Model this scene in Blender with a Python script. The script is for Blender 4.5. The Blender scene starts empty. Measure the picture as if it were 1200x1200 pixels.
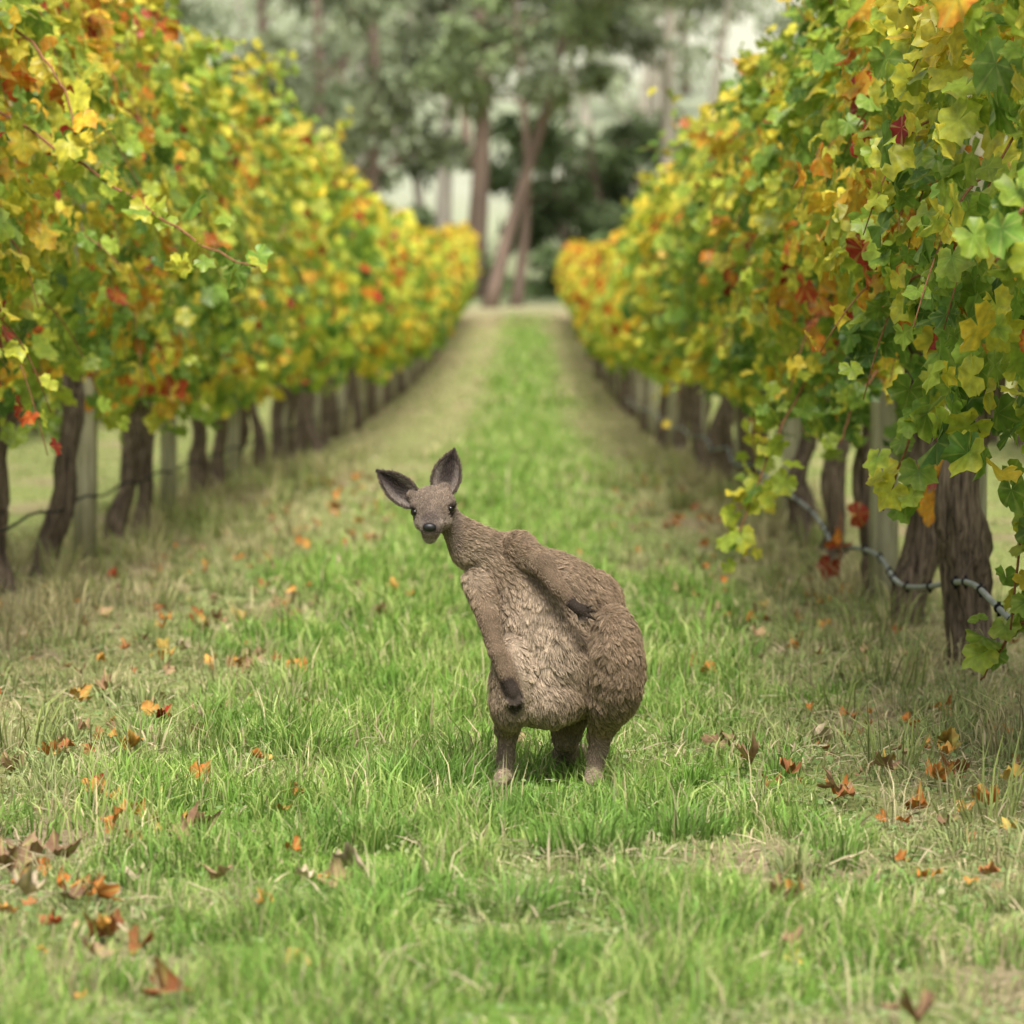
import bpy, math, numpy as np
from mathutils import Vector, kdtree
R = np.random.default_rng(7)
scene = bpy.context.scene
# ------------------------------------------------------------------ helpers
def _h(i, j, k, s):
    n = (i.astype(np.int64)*374761393 + j.astype(np.int64)*668265263 + k.astype(np.int64)*2147483647 + s*974634777) & 0xffffffff
    n = ((n ^ (n >> 13))*1274126177) & 0xffffffff
    n = ((n ^ (n >> 16))*2246822519) & 0xffffffff
    n = n ^ (n >> 15)
    return n/4294967295.0
def vn(x, y, z=0.0, s=0):
    x, y, z = np.broadcast_arrays(np.asarray(x, float), np.asarray(y, float), np.asarray(z, float))
    i, j, k = np.floor(x), np.floor(y), np.floor(z)
    fx, fy, fz = x-i, y-j, z-k
    fx, fy, fz = [f*f*(3-2*f) for f in (fx, fy, fz)]
    r = 0
    for a in (0, 1):
        for b in (0, 1):
            for c in (0, 1):
                w = (fx if a else 1-fx)*(fy if b else 1-fy)*(fz if c else 1-fz)
                r = r + w*_h(i+a, j+b, k+c, s)
    return r
def fbm(x, y, z=0.0, s=0, o=3):
    r = 0; a = .5; t = 0
    for q in range(o):
        r = r + a*vn(np.asarray(x)*2**q, np.asarray(y)*2**q, np.asarray(z)*2**q, s+q*17); t += a; a *= .5
    return r/t
def sstep(a, b, x):
    t = np.clip((x-a)/(b-a), 0, 1); return t*t*(3-2*t)
def norm(v):
    return v/np.maximum(np.linalg.norm(v, axis=-1, keepdims=True), 1e-9)
def ramp(t, stops):
    xs = [s[0] for s in stops]
    return np.stack([np.interp(t, xs, [s[1][c] for s in stops]) for c in range(3)], -1)

def mesh_np(name, verts, loops, sizes, mat=None, attrs=None, smooth=True, parent=None):
    me = bpy.data.meshes.new(name)
    verts = np.asarray(verts, np.float32).reshape(-1, 3)
    loops = np.asarray(loops, np.int32).ravel(); sizes = np.asarray(sizes, np.int32).ravel()
    me.vertices.add(len(verts)); me.vertices.foreach_set('co', verts.ravel())
    me.loops.add(len(loops)); me.loops.foreach_set('vertex_index', loops)
    st = np.zeros(len(sizes), np.int32); st[1:] = np.cumsum(sizes)[:-1]
    me.polygons.add(len(sizes)); me.polygons.foreach_set('loop_start', st)
    try: me.polygons.foreach_set('loop_total', sizes)
    except Exception: pass
    me.update(calc_edges=True)
    if smooth: me.polygons.foreach_set('use_smooth', np.ones(len(sizes), bool))
    if attrs:
        for an, arr in attrs.items():
            arr = np.asarray(arr, np.float32)
            if arr.shape[-1] == 3 and an != 'luv': arr = np.concatenate([arr, np.ones(arr.shape[:-1]+(1,), np.float32)], -1)
            if an == 'luv':
                a = me.attributes.new(an, 'FLOAT_VECTOR', 'POINT'); a.data.foreach_set('vector', arr.ravel())
            else:
                a = me.attributes.new(an, 'FLOAT_COLOR', 'POINT'); a.data.foreach_set('color', arr.ravel())
    ob = bpy.data.objects.new(name, me); scene.collection.objects.link(ob)
    if mat: me.materials.append(mat)
    if parent: ob.parent = parent
    return ob
def empty(name, loc=(0, 0, 0)):
    e = bpy.data.objects.new(name, None); e.location = loc; e.empty_display_size = .2
    scene.collection.objects.link(e); return e

def terrain(y, x=0.0):
    y = np.asarray(y, float)
    z = np.where(y > 40, 0.000235*(np.minimum(y, 130)-40)**2, 0.0)
    d = np.maximum(y-130, 0)
    z = z + 0.0423*d + 0.00035*d*d
    return z

# ------------------------------------------------------------------ materials
def newmat(name):
    m = bpy.data.materials.new(name); m.use_nodes = True
    nt = m.node_tree; nt.nodes.clear()
    out = nt.nodes.new('ShaderNodeOutputMaterial')
    return m, nt, out
def N(nt, t, **kw):
    n = nt.nodes.new(t)
    for k, v in kw.items(): setattr(n, k, v)
    return n
def L(nt, a, b): nt.links.new(a, b)

def foliage_mat(name, trans=.35, rough=.5, veins=False, spec=.3):
    m, nt, out = newmat(name)
    at = N(nt, 'ShaderNodeAttribute', attribute_name='col')
    col = at.outputs['Color']
    if veins:
        uv = N(nt, 'ShaderNodeAttribute', attribute_name='luv')
        sep = N(nt, 'ShaderNodeSeparateXYZ'); L(nt, uv.outputs['Vector'], sep.inputs[0])
        an = N(nt, 'ShaderNodeMath', operation='ARCTAN2'); L(nt, sep.outputs[0], an.inputs[0]); L(nt, sep.outputs[1], an.inputs[1])
        mu = N(nt, 'ShaderNodeMath', operation='MULTIPLY'); L(nt, an.outputs[0], mu.inputs[0]); mu.inputs[1].default_value = 3.2
        co = N(nt, 'ShaderNodeMath', operation='COSINE'); L(nt, mu.outputs[0], co.inputs[0])
        ab = N(nt, 'ShaderNodeMath', operation='ABSOLUTE'); L(nt, co.outputs[0], ab.inputs[0])
        mr = N(nt, 'ShaderNodeMapRange'); L(nt, ab.outputs[0], mr.inputs[0]); mr.inputs[1].default_value = .93; mr.inputs[2].default_value = 1
        mr.inputs[3].default_value = 0; mr.inputs[4].default_value = .38
        mix = N(nt, 'ShaderNodeMixRGB'); L(nt, mr.outputs[0], mix.inputs[0]); L(nt, col, mix.inputs[1]); mix.inputs[2].default_value = (.5, .55, .15, 1)
        no = N(nt, 'ShaderNodeTexNoise'); no.inputs['Scale'].default_value = 45; no.inputs['Detail'].default_value = 2
        tc = N(nt, 'ShaderNodeTexCoord'); L(nt, tc.outputs['Object'], no.inputs['Vector'])
        mr2 = N(nt, 'ShaderNodeMapRange'); L(nt, no.outputs[0], mr2.inputs[0]); mr2.inputs[1].default_value = .3; mr2.inputs[2].default_value = .7
        mr2.inputs[3].default_value = .72; mr2.inputs[4].default_value = 1.2
        mm = N(nt, 'ShaderNodeMixRGB', blend_type='MULTIPLY'); mm.inputs[0].default_value = 1
        L(nt, mix.outputs[0], mm.inputs[1]); L(nt, mr2.outputs[0], mm.inputs[2]); col = mm.outputs[0]
    p = N(nt, 'ShaderNodeBsdfPrincipled'); p.inputs['Roughness'].default_value = rough
    p.inputs['Specular IOR Level'].default_value = spec
    L(nt, col, p.inputs['Base Color'])
    t = N(nt, 'ShaderNodeBsdfTranslucent'); L(nt, col, t.inputs[0])
    ms = N(nt, 'ShaderNodeMixShader'); ms.inputs[0].default_value = trans
    L(nt, p.outputs[0], ms.inputs[1]); L(nt, t.outputs[0], ms.inputs[2]); L(nt, ms.outputs[0], out.inputs[0])
    return m
M_leaf = foliage_mat('vine_leaf', .42, .4, True, .4)
M_leaf_far = foliage_mat('vine_leaf_far', .42, .5)
M_grass = foliage_mat('grass_blade', .3, .5, spec=.25)
M_gum = foliage_mat('gum_leaf', .2, .5)
M_dry = foliage_mat('fallen_leaf', .1, .7, True, .15)

def bark_mat(name, c1, c2, sc=(30, 30, 5), bump=.6):
    m, nt, out = newmat(name)
    tc = N(nt, 'ShaderNodeTexCoord'); mp = N(nt, 'ShaderNodeMapping'); mp.inputs['Scale'].default_value = sc
    L(nt, tc.outputs['Object'], mp.inputs[0])
    no = N(nt, 'ShaderNodeTexNoise'); no.inputs['Scale'].default_value = 1; no.inputs['Detail'].default_value = 6; no.inputs['Roughness'].default_value = .65
    L(nt, mp.outputs[0], no.inputs['Vector'])
    cr = N(nt, 'ShaderNodeValToRGB'); cr.color_ramp.elements[0].position = .35; cr.color_ramp.elements[1].position = .68
    cr.color_ramp.elements[0].color = c1+(1,); cr.color_ramp.elements[1].color = c2+(1,)
    L(nt, no.outputs[0], cr.inputs[0])
    p = N(nt, 'ShaderNodeBsdfPrincipled'); p.inputs['Roughness'].default_value = .9; p.inputs['Specular IOR Level'].default_value = .15
    L(nt, cr.outputs[0], p.inputs['Base Color'])
    b = N(nt, 'ShaderNodeBump'); b.inputs['Strength'].default_value = bump; b.inputs['Distance'].default_value = .02
    L(nt, no.outputs[0], b.inputs['Height']); L(nt, b.outputs[0], p.inputs['Normal']); L(nt, p.outputs[0], out.inputs[0])
    return m
M_vinebark = bark_mat('vine_bark', (.035, .026, .02), (.30, .23, .17), (70, 70, 7), 1)
M_post = bark_mat('weathered_timber', (.22, .21, .135), (.45, .43, .30), (40, 40, 3), .4)
M_cane = bark_mat('cane_bark', (.2, .085, .04), (.36, .18, .1), (40, 40, 40), .2)
M_gum1 = bark_mat('gum_bark_brown', (.13, .095, .075), (.26, .19, .15), (3, 3, .4))
M_gum2 = bark_mat('gum_bark_pale', (.30, .27, .22), (.48, .44, .37), (2, 2, .3))
M_pipe = bark_mat('pipe_plastic', (.3, .32, .3), (.4, .42, .4), (10, 10, 10), .05)
M_clip = bark_mat('clip_plastic', (.01, .01, .012), (.03, .03, .03), (10, 10, 10), .05)
M_wire = bark_mat('wire_steel', (.12, .12, .12), (.25, .25, .25), (10, 10, 10), .05)

# ------------------------------------------------------------------ ground
def gmasks(x, y):
    w = (fbm(x*.9, y*.5, 0, 3)-.5)
    near = sstep(24, 9, y)
    half = .54+.24*near
    c = -.12
    lush = sstep(half+.5, half-.35, np.abs(x-c+w*1.0))
    pat = fbm(x*2.1, y*1.3, 0, 11)
    lush = np.clip(lush*(.25+1.6*sstep(.32, .66, pat)), 0, 1)
    lush = np.maximum(lush, np.exp(-((x+.05)/.42)**2)*sstep(8.2, 10, y)*.8)
    dvl = np.abs(x+2.0); dvr = np.abs(x-1.35)
    dry = np.maximum(sstep(1.1, .1, dvl), sstep(.85, .1, dvr))*sstep(.3, .6, fbm(x*1.5, y*.8, 0, 21)+.12)
    trk = np.maximum(np.exp(-((x+1.05)/.3)**2), np.exp(-((x-.82)/.26)**2))*sstep(14, 50, y)
    dry = np.clip(np.maximum(dry*.85, trk*.55*(.4+pat)), 0, 1)
    bare = sstep(.60, .72, fbm(x*1.9+5, y*1.1, 0, 31))*sstep(.6, .2, lush)
    def spot(px, py, rx, ry): return np.exp(-(((x-px)/rx)**2+((y-py)/ry)**2)**2)
    bare = np.maximum.reduce([bare*.7, spot(.5, 8.5, .2, .5)*.9, spot(-1.05, 8.9, .25, .5)*.9, spot(.9, 7.0, .3, .5)*.8, spot(-.7, 7.0, .2, .35)*.7])
    return lush, dry, bare
def gcol(x, y):
    lush, dry, bare = gmasks(x, y)
    f = fbm(x*3, y*2, 0, 41)[..., None]
    base = np.array([.26, .30, .10])*(.75+.5*f)
    l = np.array([.18, .30, .055])*(.8+.4*f)
    d = np.array([.42, .36, .19])*(.75+.5*f)
    b = np.array([.38, .28, .19])*(.75+.5*f)
    far = sstep(132, 138, y)[..., None]
    c = base+(l-base)*lush[..., None]; c = c+(d-c)*dry[..., None]*.75; c = c+(b-c)*bare[..., None]
    endstrip = (sstep(118, 126, y)*sstep(146, 138, y))[..., None]
    hp = fbm(x*.03, y*.02, 0, 51)[..., None]
    hill = np.array([.28, .36, .14])*(1-hp)+np.array([.40, .42, .26])*hp
    hq = sstep(.35, .65, fbm(x*.035, y*.018, 0, 61))[..., None]
    hill2 = np.array([.34, .38, .25])*(1-hq)+np.array([.50, .51, .41])*hq  # pale far slope, lightened further so its colour carries the haze
    u = sstep(170, 260, y)[..., None]
    hill = hill*(1-u)+hill2*u
    c = c*(1-far)+hill*far
    c = c+(np.array([.36, .28, .17])-c)*endstrip*.6
    return c
ys = np.concatenate([np.arange(-4, 5, .5), np.arange(5, 16, .06), np.geomspace(16, 900, 240)])
xp = np.concatenate([np.arange(0, 3, .06), np.geomspace(3, 500, 60)])
xs = np.concatenate([-xp[::-1], xp[1:]])
X, Y = np.meshgrid(xs, ys)
Z = terrain(Y)+(fbm(X*1.2, Y*1.2, 0, 71)-.5)*.05*sstep(60, 20, np.abs(Y)) + (fbm(X*.02, Y*.02, 0, 72)-.5)*8*sstep(180, 300, Y) + .02*(fbm(X*8, Y*8, 0, 73)-.5)*sstep(20, 12, Y)
ny, nx = X.shape
idx = np.arange(ny*nx).reshape(ny, nx)
q = np.stack([idx[:-1, :-1], idx[:-1, 1:], idx[1:, 1:], idx[1:, :-1]], -1).reshape(-1, 4)
mg, nt, out = newmat('ground_soil')
at = N(nt, 'ShaderNodeAttribute', attribute_name='col'); tc = N(nt, 'ShaderNodeTexCoord')
no = N(nt, 'ShaderNodeTexNoise'); no.inputs['Scale'].default_value = 30; no.inputs['Detail'].default_value = 8; no.inputs['Roughness'].default_value = .7
L(nt, tc.outputs['Object'], no.inputs['Vector'])
mr = N(nt, 'ShaderNodeMapRange'); L(nt, no.outputs[0], mr.inputs[0]); mr.inputs[1].default_value = .3; mr.inputs[2].default_value = .7; mr.inputs[3].default_value = .5; mr.inputs[4].default_value = 1.35
mm = N(nt, 'ShaderNodeMixRGB', blend_type='MULTIPLY'); mm.inputs[0].default_value = 1; L(nt, at.outputs['Color'], mm.inputs[1]); L(nt, mr.outputs[0], mm.inputs[2])
p = N(nt, 'ShaderNodeBsdfPrincipled'); p.inputs['Roughness'].default_value = .95; p.inputs['Specular IOR Level'].default_value = .1
L(nt, mm.outputs[0], p.inputs['Base Color'])
b = N(nt, 'ShaderNodeBump'); b.inputs['Strength'].default_value = .8; b.inputs['Distance'].default_value = .02; L(nt, no.outputs[0], b.inputs['Height']); L(nt, b.outputs[0], p.inputs['Normal'])
L(nt, p.outputs[0], out.inputs[0])
mesh_np('ground', np.stack([X, Y, Z], -1), q, np.full(len(q), 4), mg, {'col': gcol(X, Y).reshape(-1, 3)})
def gz(x, y):
    return terrain(y)+(fbm(x*1.2, y*1.2, 0, 71)-.5)*.05*sstep(60, 20, np.abs(y))

# ------------------------------------------------------------------ grass
GV = []; GC = []
def blades(x, y, h, w, lean, col, az=None):
    n = len(x)
    if az is None: az = R.uniform(0, 2*math.pi, n)
    fa = R.uniform(0, 2*math.pi, n)
    wx, wy = np.cos(fa)*w/2, np.sin(fa)*w/2
    lx, ly = np.cos(az)*lean*h, np.sin(az)*lean*h
    z = gz(x, y)-.008
    hz = h*np.sqrt(np.maximum(1-lean**2*.6, .1))
    v = np.zeros((n, 5, 3))
    v[:, 0] = np.stack([x-wx, y-wy, z], -1); v[:, 1] = np.stack([x+wx, y+wy, z], -1)
    v[:, 2] = np.stack([x+wx*.75+lx*.32, y+wy*.75+ly*.32, z+hz*.6], -1)
    v[:, 3] = np.stack([x-wx*.75+lx*.32, y-wy*.75+ly*.32, z+hz*.6], -1)
    v[:, 4] = np.stack([x+lx, y+ly, z+hz*(1-.25*lean)], -1)
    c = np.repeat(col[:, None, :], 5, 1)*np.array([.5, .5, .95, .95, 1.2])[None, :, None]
    GV.append(v.reshape(-1, 3)); GC.append(c.reshape(-1, 3))
def zone(x0, x1, y0, y1, dens, w, hs):
    n = int((x1-x0)*(y1-y0)*dens)
    x = R.uniform(x0, x1, n); y = R.uniform(y0, y1, n)
    lush, dry, bare = gmasks(x, y)
    keep = R.random(n) < (1-.93*bare)*(.5+.5*lush)*(1-.35*dry)
    x, y, lush, dry, bare = [a[keep] for a in (x, y, lush, dry, bare)]
    n = len(x)
    hn = sstep(.25, .75, fbm(x*3.3, y*2.6, 0, 81)); tuft = sstep(.55, .72, vn(x*6, y*5, 0, 91))
    h = hs*(.22+.95*lush*hn+.7*tuft*(lush*.8+.2)+.25*dry+.25*hn)*R.uniform(.5, 1.3, n)
    h = h*(1-.45*np.exp(-((x-.08)**2+(y-9.85)**2)/.1))
    s = fbm(x*4, y*3, 0, 101)[:, None]; r = R.random((n, 1))
    green = np.array([.23, .39, .07])*(.6+.8*s); lite = np.array([.46, .56, .17])*(.8+.4*s)
    olive = np.array([.38, .43, .17])*(.7+.6*s); straw = np.array([.66, .56, .33])*(.65+.6*r)
    c = olive+(np.where(r > .6, lite, green)-olive)*np.clip(lush[:, None]*1.3, 0, 1)
    isd = R.random(n) < (.08+.42*dry+.16*(1-lush)+.3*bare)
    c = np.where(isd[:, None], straw, c)*R.uniform(.7, 1.25, (n, 1))
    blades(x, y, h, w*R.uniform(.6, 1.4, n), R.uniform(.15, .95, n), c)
zone(-1.4, 1.4, 5.8, 9, 6200, .0037, .072)
zone(-2.3, 2.2, 9, 14, 3600, .0046, .088)
zone(-4, 3.6, 14, 25, 1000, .0078, .095)
zone(-9, 7, 25, 60, 170, .016, .10)
zone(-9, 7, 60, 134, 38, .042, .12)
def tuft(cx, cy, n, rad, h, col, w=.0045):
    a = R.uniform(0, 6.283, n); r = rad*np.sqrt(R.random(n))
    c = np.array(col)*R.uniform(.5, 1.4, (n, 1))
    blades(cx+np.cos(a)*r, cy+np.sin(a)*r, h*R.uniform(.5, 1.1, n), np.full(n, w), R.uniform(.1, .95, n), c, a+R.normal(0, .6, n))
def g2(px, py):
    D = 5150/(py-408); return (px-620)*D/5000, D
for px, py, h, n in [(690, 1010, .13, 300), (795, 985, .12, 260), (510, 925, .14, 260), (350, 890, .13, 220), (470, 930, .12, 220), (640, 965, .08, 260), (575, 955, .09, 240),
                     (560, 985, .1, 220), (820, 1110, .11, 320), (600, 1080, .11, 240), (640, 1150, .1, 320), (430, 1000, .12, 240), (420, 850, .12, 150), (280, 880, .12, 170),
                     (645, 945, .06, 120), (705, 945, .055, 120), (592, 945, .06, 120), (740, 935, .08, 140), (740, 1060, .1, 220), (380, 1090, .09, 220), (480, 1060, .1, 200)]:
    x, y = g2(px, py); tuft(x, y, n, .11, h, (.20, .36, .07))
for k in range(300):
    y = R.uniform(9, 40); x = (-2.0+R.normal(0, .35)) if R.random() < .55 else (1.35+R.normal(0, .28))
    tuft(x, y, 35, .08, R.uniform(.12, .3), (.58, .52, .28) if R.random() < .55 else (.34, .40, .13), .003+.0002*y)
for k in range(900):
    y = R.uniform(6.5, 22); x = R.uniform(-1.7, 1.35)
    if (x-.08)**2+(y-9.8)**2 < .12: continue
    l = gmasks(np.array([x]), np.array([y]))[0][0]
    if R.random() < .12: tuft(x, y, 14, .04, R.uniform(.12, .2), (.56, .5, .28), .002+.0002*y)
    else: tuft(x, y, 36, .045, R.uniform(.05, .13), (.21, .38, .07) if l > .3 else (.36, .42, .16), .003+.0002*y)
GV = np.concatenate(GV); GC = np.concatenate(GC); nb = len(GV)//5
base = np.arange(nb)[:, None]*5
lp = (base+np.array([0, 1, 2, 3, 3, 2, 4])).ravel()
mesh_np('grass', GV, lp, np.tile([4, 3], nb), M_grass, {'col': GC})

def instance(tv, tl, ts, pos, T, Nn, size, col, zdef=None):
    Xa = norm(np.cross(T, Nn))
    if zdef is None: zz = np.broadcast_to(tv[None, :, 2], (len(pos), len(tv)))
    else: zz = zdef
    v = pos[:, None, :]+size[:, None, None]*(tv[None, :, 0:1]*Xa[:, None, :]+tv[None, :, 1:2]*T[:, None, :]+zz[..., None]*Nn[:, None, :])
    n = len(pos); V = len(tv)
    lo = (np.arange(n)[:, None]*V+tl[None, :]).ravel()
    return v.reshape(-1, 3), lo, np.tile(ts, n)
def frames(pref_n, pref_t, jn, jt):
    n = norm(pref_n+R.normal(0, jn, pref_n.shape)); t = pref_t+R.normal(0, jt, pref_t.shape)
    t = norm(t-n*(t*n).sum(-1, keepdims=True)); return n, t
n = 60000
y = 5.7+R.random(n)**1.3*12; x = R.uniform(-.19, .19, n)*y
lush, dry, bare = gmasks(x, y); k = R.random(n) < (.95-.6*lush-.5*bare)
x, y = x[k], y[k]; n = len(x)
tv = np.array([[0, 0, 0], [.45, .35, .05], [.3, .9, 0], [-.3, .9, 0], [-.45, .35, .05]])
nn, tt = frames(np.tile([0, 0, 1.], (n, 1)), R.normal(0, 1, (n, 3)), .45, .1)
cc = ramp(fbm(x*3, y*3, 0, 131)+R.normal(0, .12, n), [(0, (.14, .23, .07)), (.5, (.25, .36, .13)), (.75, (.37, .42, .19)), (1, (.5, .44, .27))])
v, lo, sz = instance(tv, np.arange(5), np.array([5]), np.stack([x, y, gz(x, y)+R.uniform(.004, .03, n)], -1), tt, nn, R.uniform(.006, .016, n), cc)
mesh_np('ground_weeds', v, lo, sz, M_grass, {'col': np.repeat(cc, 5, 0)})
n = 26000
y = 5.7+R.random(n)**1.2*11; x = R.uniform(-.18, .18, n)*y
lush, dry, bare = gmasks(x, y); k = R.random(n) < (.9-.75*lush)*(.35+.65*sstep(.4, .6, fbm(x*2.5, y*2, 0, 141)))
x, y = x[k], y[k]; n = len(x)
tv = np.array([[-.03, 0, 0], [.03, 0, 0], [.03, .5, .06], [-.03, .5, .06], [0, 1, .0]])
nn, tt = frames(np.tile([0, 0, 1.], (n, 1)), R.normal(0, 1, (n, 3)), .25, .1)
cc = np.array([.58, .48, .31])*R.uniform(.5, 1.25, (n, 1))
v, lo, sz = instance(tv, np.array([0, 1, 2, 3, 3, 2, 4]), np.array([4, 3]), np.stack([x, y, gz(x, y)+R.uniform(.008, .035, n)], -1), tt, nn, R.uniform(.03, .09, n), cc)
mesh_np('dead_grass', v, lo, sz, M_grass, {'col': np.repeat(cc, 5, 0)})

# ------------------------------------------------------------------ vine leaf templates
def vleaf(np_=26):
    th = np.linspace(-math.pi*.94, math.pi*.94, np_)
    r = .60+.0*th
    for c, w, a in [(0, .38, .34), (1.08, .38, .24), (-1.08, .38, .24), (2.15, .5, .14), (-2.15, .5, .14)]:
        r = r+a*np.exp(-((th-c)/w)**2)
    r = r*(1-.11*(np.arange(np_) % 2))
    r *= np.where(np.abs(th) > 2.75, .75, 1)
    x = np.sin(th)*r*.62; y = np.cos(th)*r*.62
    return np.concatenate([[[0, 0, 0]], np.stack([x, y, np.zeros(np_)], -1)])
LV = vleaf(26); nL = len(LV)
LT = np.array([[0, i, i+1] for i in range(1, nL-1)])[:, ::-1].ravel(); LS = np.full(nL-2, 3)
FV = np.array([[0, -.25, 0], [.5, -.1, .05], [.42, .35, 0], [0, .62, -.05], [-.42, .35, 0], [-.5, -.1, .05]])
FT = np.array([0, 1, 2, 3, 0, 3, 4, 5]); FS = np.array([4, 4])
PAL = [(-.1, (.065, .14, .027)), (.12, (.12, .24, .04)), (.30, (.24, .39, .055)), (.46, (.44, .55, .065)), (.62, (.78, .70, .08)), (.80, (.84, .56, .055)), (.91, (.76, .26, .03)), (1.03, (.5, .05, .03)), (1.15, (.3, .03, .02))]
def leafbuild(name, pos, nrm, s, size, mat, near, parent, jn=.55, jt=.5, curl=.25, tdir=(0, 0, -1.)):
    n = len(pos)
    nn, tt = frames(nrm, np.tile(np.array(tdir), (n, 1)), jn, jt)
    c = ramp(s, PAL)*R.uniform(.75, 1.2, (n, 1))
    if near:
        cu = R.normal(0, curl, (n, 1)); cx = R.normal(.1, curl, (n, 1)); ph = R.uniform(0, 6.28, (n, 1))
        rr = np.hypot(LV[:, 0], LV[:, 1])[None]
        zd = -cu*LV[None, :, 1]**2*1.5-np.abs(cx)*LV[None, :, 0]**2*2+.06*np.sin(np.arctan2(LV[:, 0], LV[:, 1])[None]*5+ph)*rr*2+R.normal(0, .02, (n, nL))
        v, lo, sz = instance(LV, LT, LS, pos, tt, nn, size, c, zd)
        edge = R.random((n, 1))**2*.22+R.normal(0, .03, (n, nL)); edge[:, 0] = 0
        cv = ramp(s[:, None]+edge*np.where(rr > .01, 1, -.3), PAL)*R.uniform(.75, 1.15, (n, 1))[..., None]
        luv = np.broadcast_to(LV[None], (n, nL, 3)).reshape(-1, 3)
        return mesh_np(name, v, lo, sz, mat, {'col': cv.reshape(-1, 3), 'luv': luv}, parent=parent)
    v, lo, sz = instance(FV, FT, FS, pos, tt, nn, size, c)
    return mesh_np(name, v, lo, sz, mat, {'col': np.repeat(c, 6, 0)}, parent=parent)
class Tubes:
    def __init__(s): s.v = []; s.l = []; s.z = []; s.n = 0
    def add(s, pts, rad, seg=8, rough=0, seed=0, ridge=0):
        pts = np.asarray(pts, float); rad = np.asarray(rad, float); m = len(pts)
        t = norm(np.gradient(pts, axis=0)); ref = np.array([1, 0, 0]) if abs(t[0, 0]) < .8 else np.array([0, 1., 0])
        a = norm(np.cross(t, ref)); b_ = np.cross(t, a)
        th = np.linspace(0, 2*math.pi, seg, endpoint=False)
        r = np.repeat(rad[:, None], seg, 1)
        if rough:
            L_ = np.cumsum(np.r_[0, np.linalg.norm(np.diff(pts, axis=0), axis=1)])[:, None]
            tw = th[None]+L_*1.5
            r = r*(1+rough*(fbm(np.cos(tw)*2.5+seed, np.sin(tw)*2.5, L_*4/(rad.max()*12), seed)-.5)*2)
            if ridge: r = r*(1+ridge*np.sin(tw*5+2*fbm(L_*3+seed, L_*0, 0, seed)*6))
        v = pts[:, None]+r[..., None]*(np.cos(th)[None, :, None]*a[:, None]+np.sin(th)[None, :, None]*b_[:, None])
        i = np.arange(m-1)[:, None]*seg; j = np.arange(seg)[None]; j2 = (j+1) % seg
        qd = np.stack([i+j, i+j2, i+seg+j2, i+seg+j], -1).reshape(-1, 4)+s.n
        s.v.append(v.reshape(-1, 3)); s.l.append(qd.ravel()); s.z.append(np.full(len(qd), 4))
        caps = np.stack([np.arange(seg)[::-1]+s.n, np.arange(seg)+(m-1)*seg+s.n])
        s.l.append(caps.ravel()); s.z.append(np.full(2, seg)); s.n += m*seg
    def build(s, name, mat, parent=None):
        return mesh_np(name, np.concatenate(s.v), np.concatenate(s.l), np.concatenate(s.z), mat, parent=parent)

def canopy(X0, T, B, W, y0, y1, dens, seed, shell=.45, dist_bias=0., sbias=0.):
    n = int((y1-y0)*dens)
    y = R.uniform(y0, y1, n); ph = R.uniform(-math.pi, math.pi, n)
    top = T+.35*(vn(y*.45, 0*y, 0, seed)-.5)+.45*(vn(y*1.9, 0*y, 0, seed+1)-.5)
    bot = B+.3*(vn(y*.6, 5+0*y, 0, seed+2)-.5)-.26*sstep(.55, .9, vn(y*1.6, 9+0*y, 0, seed+3))
    zc = (top+bot)/2; H = (top-bot)/2
    cs, sn = np.cos(ph), np.sin(ph)
    r = 1-R.random(n)**1.5*shell
    bul = .66+.74*fbm(y*1.5, ph*1.3+np.where(cs > 0, 40, 0), 0, seed+4)
    gap = fbm(y*2.6, sn*2.4+np.where(cs > 0, 40, 0), 0, seed+5)
    keep = R.random(n) < sstep(.33, .49, gap)
    ux = np.sign(cs)*np.abs(cs)**.7; uz = np.sign(sn)*np.abs(sn)**.85
    x = X0+W*ux*r*bul; z = terrain(y)+zc+H*uz*r*(.90+.2*bul)
    hrel = (z-terrain(y)-B)/(T-B)
    sc = fbm(y*1.1, z*1.5, np.sign(cs)*3, seed+6)
    s = .29+(sc-.5)*.75+.20*(hrel-.5)+sbias+dist_bias*sstep(14, 60, y)+R.normal(0, .12, n)
    hot = sstep(.65, .74, vn(y*2.4, z*3.2, np.sign(cs)*2, seed+7)); s = s+hot*R.uniform(.05, .55, n)
    s = s+(R.random(n) < .025)*R.uniform(.3, .75, n)
    nrm = np.stack([ux, 0*ux+R.normal(0, .3, n)-.15, uz*.5+.4], -1)
    pos = np.stack([x, y, z], -1)
    return pos[keep], norm(nrm)[keep], np.clip(s, -.1, 1.15)[keep]

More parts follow.
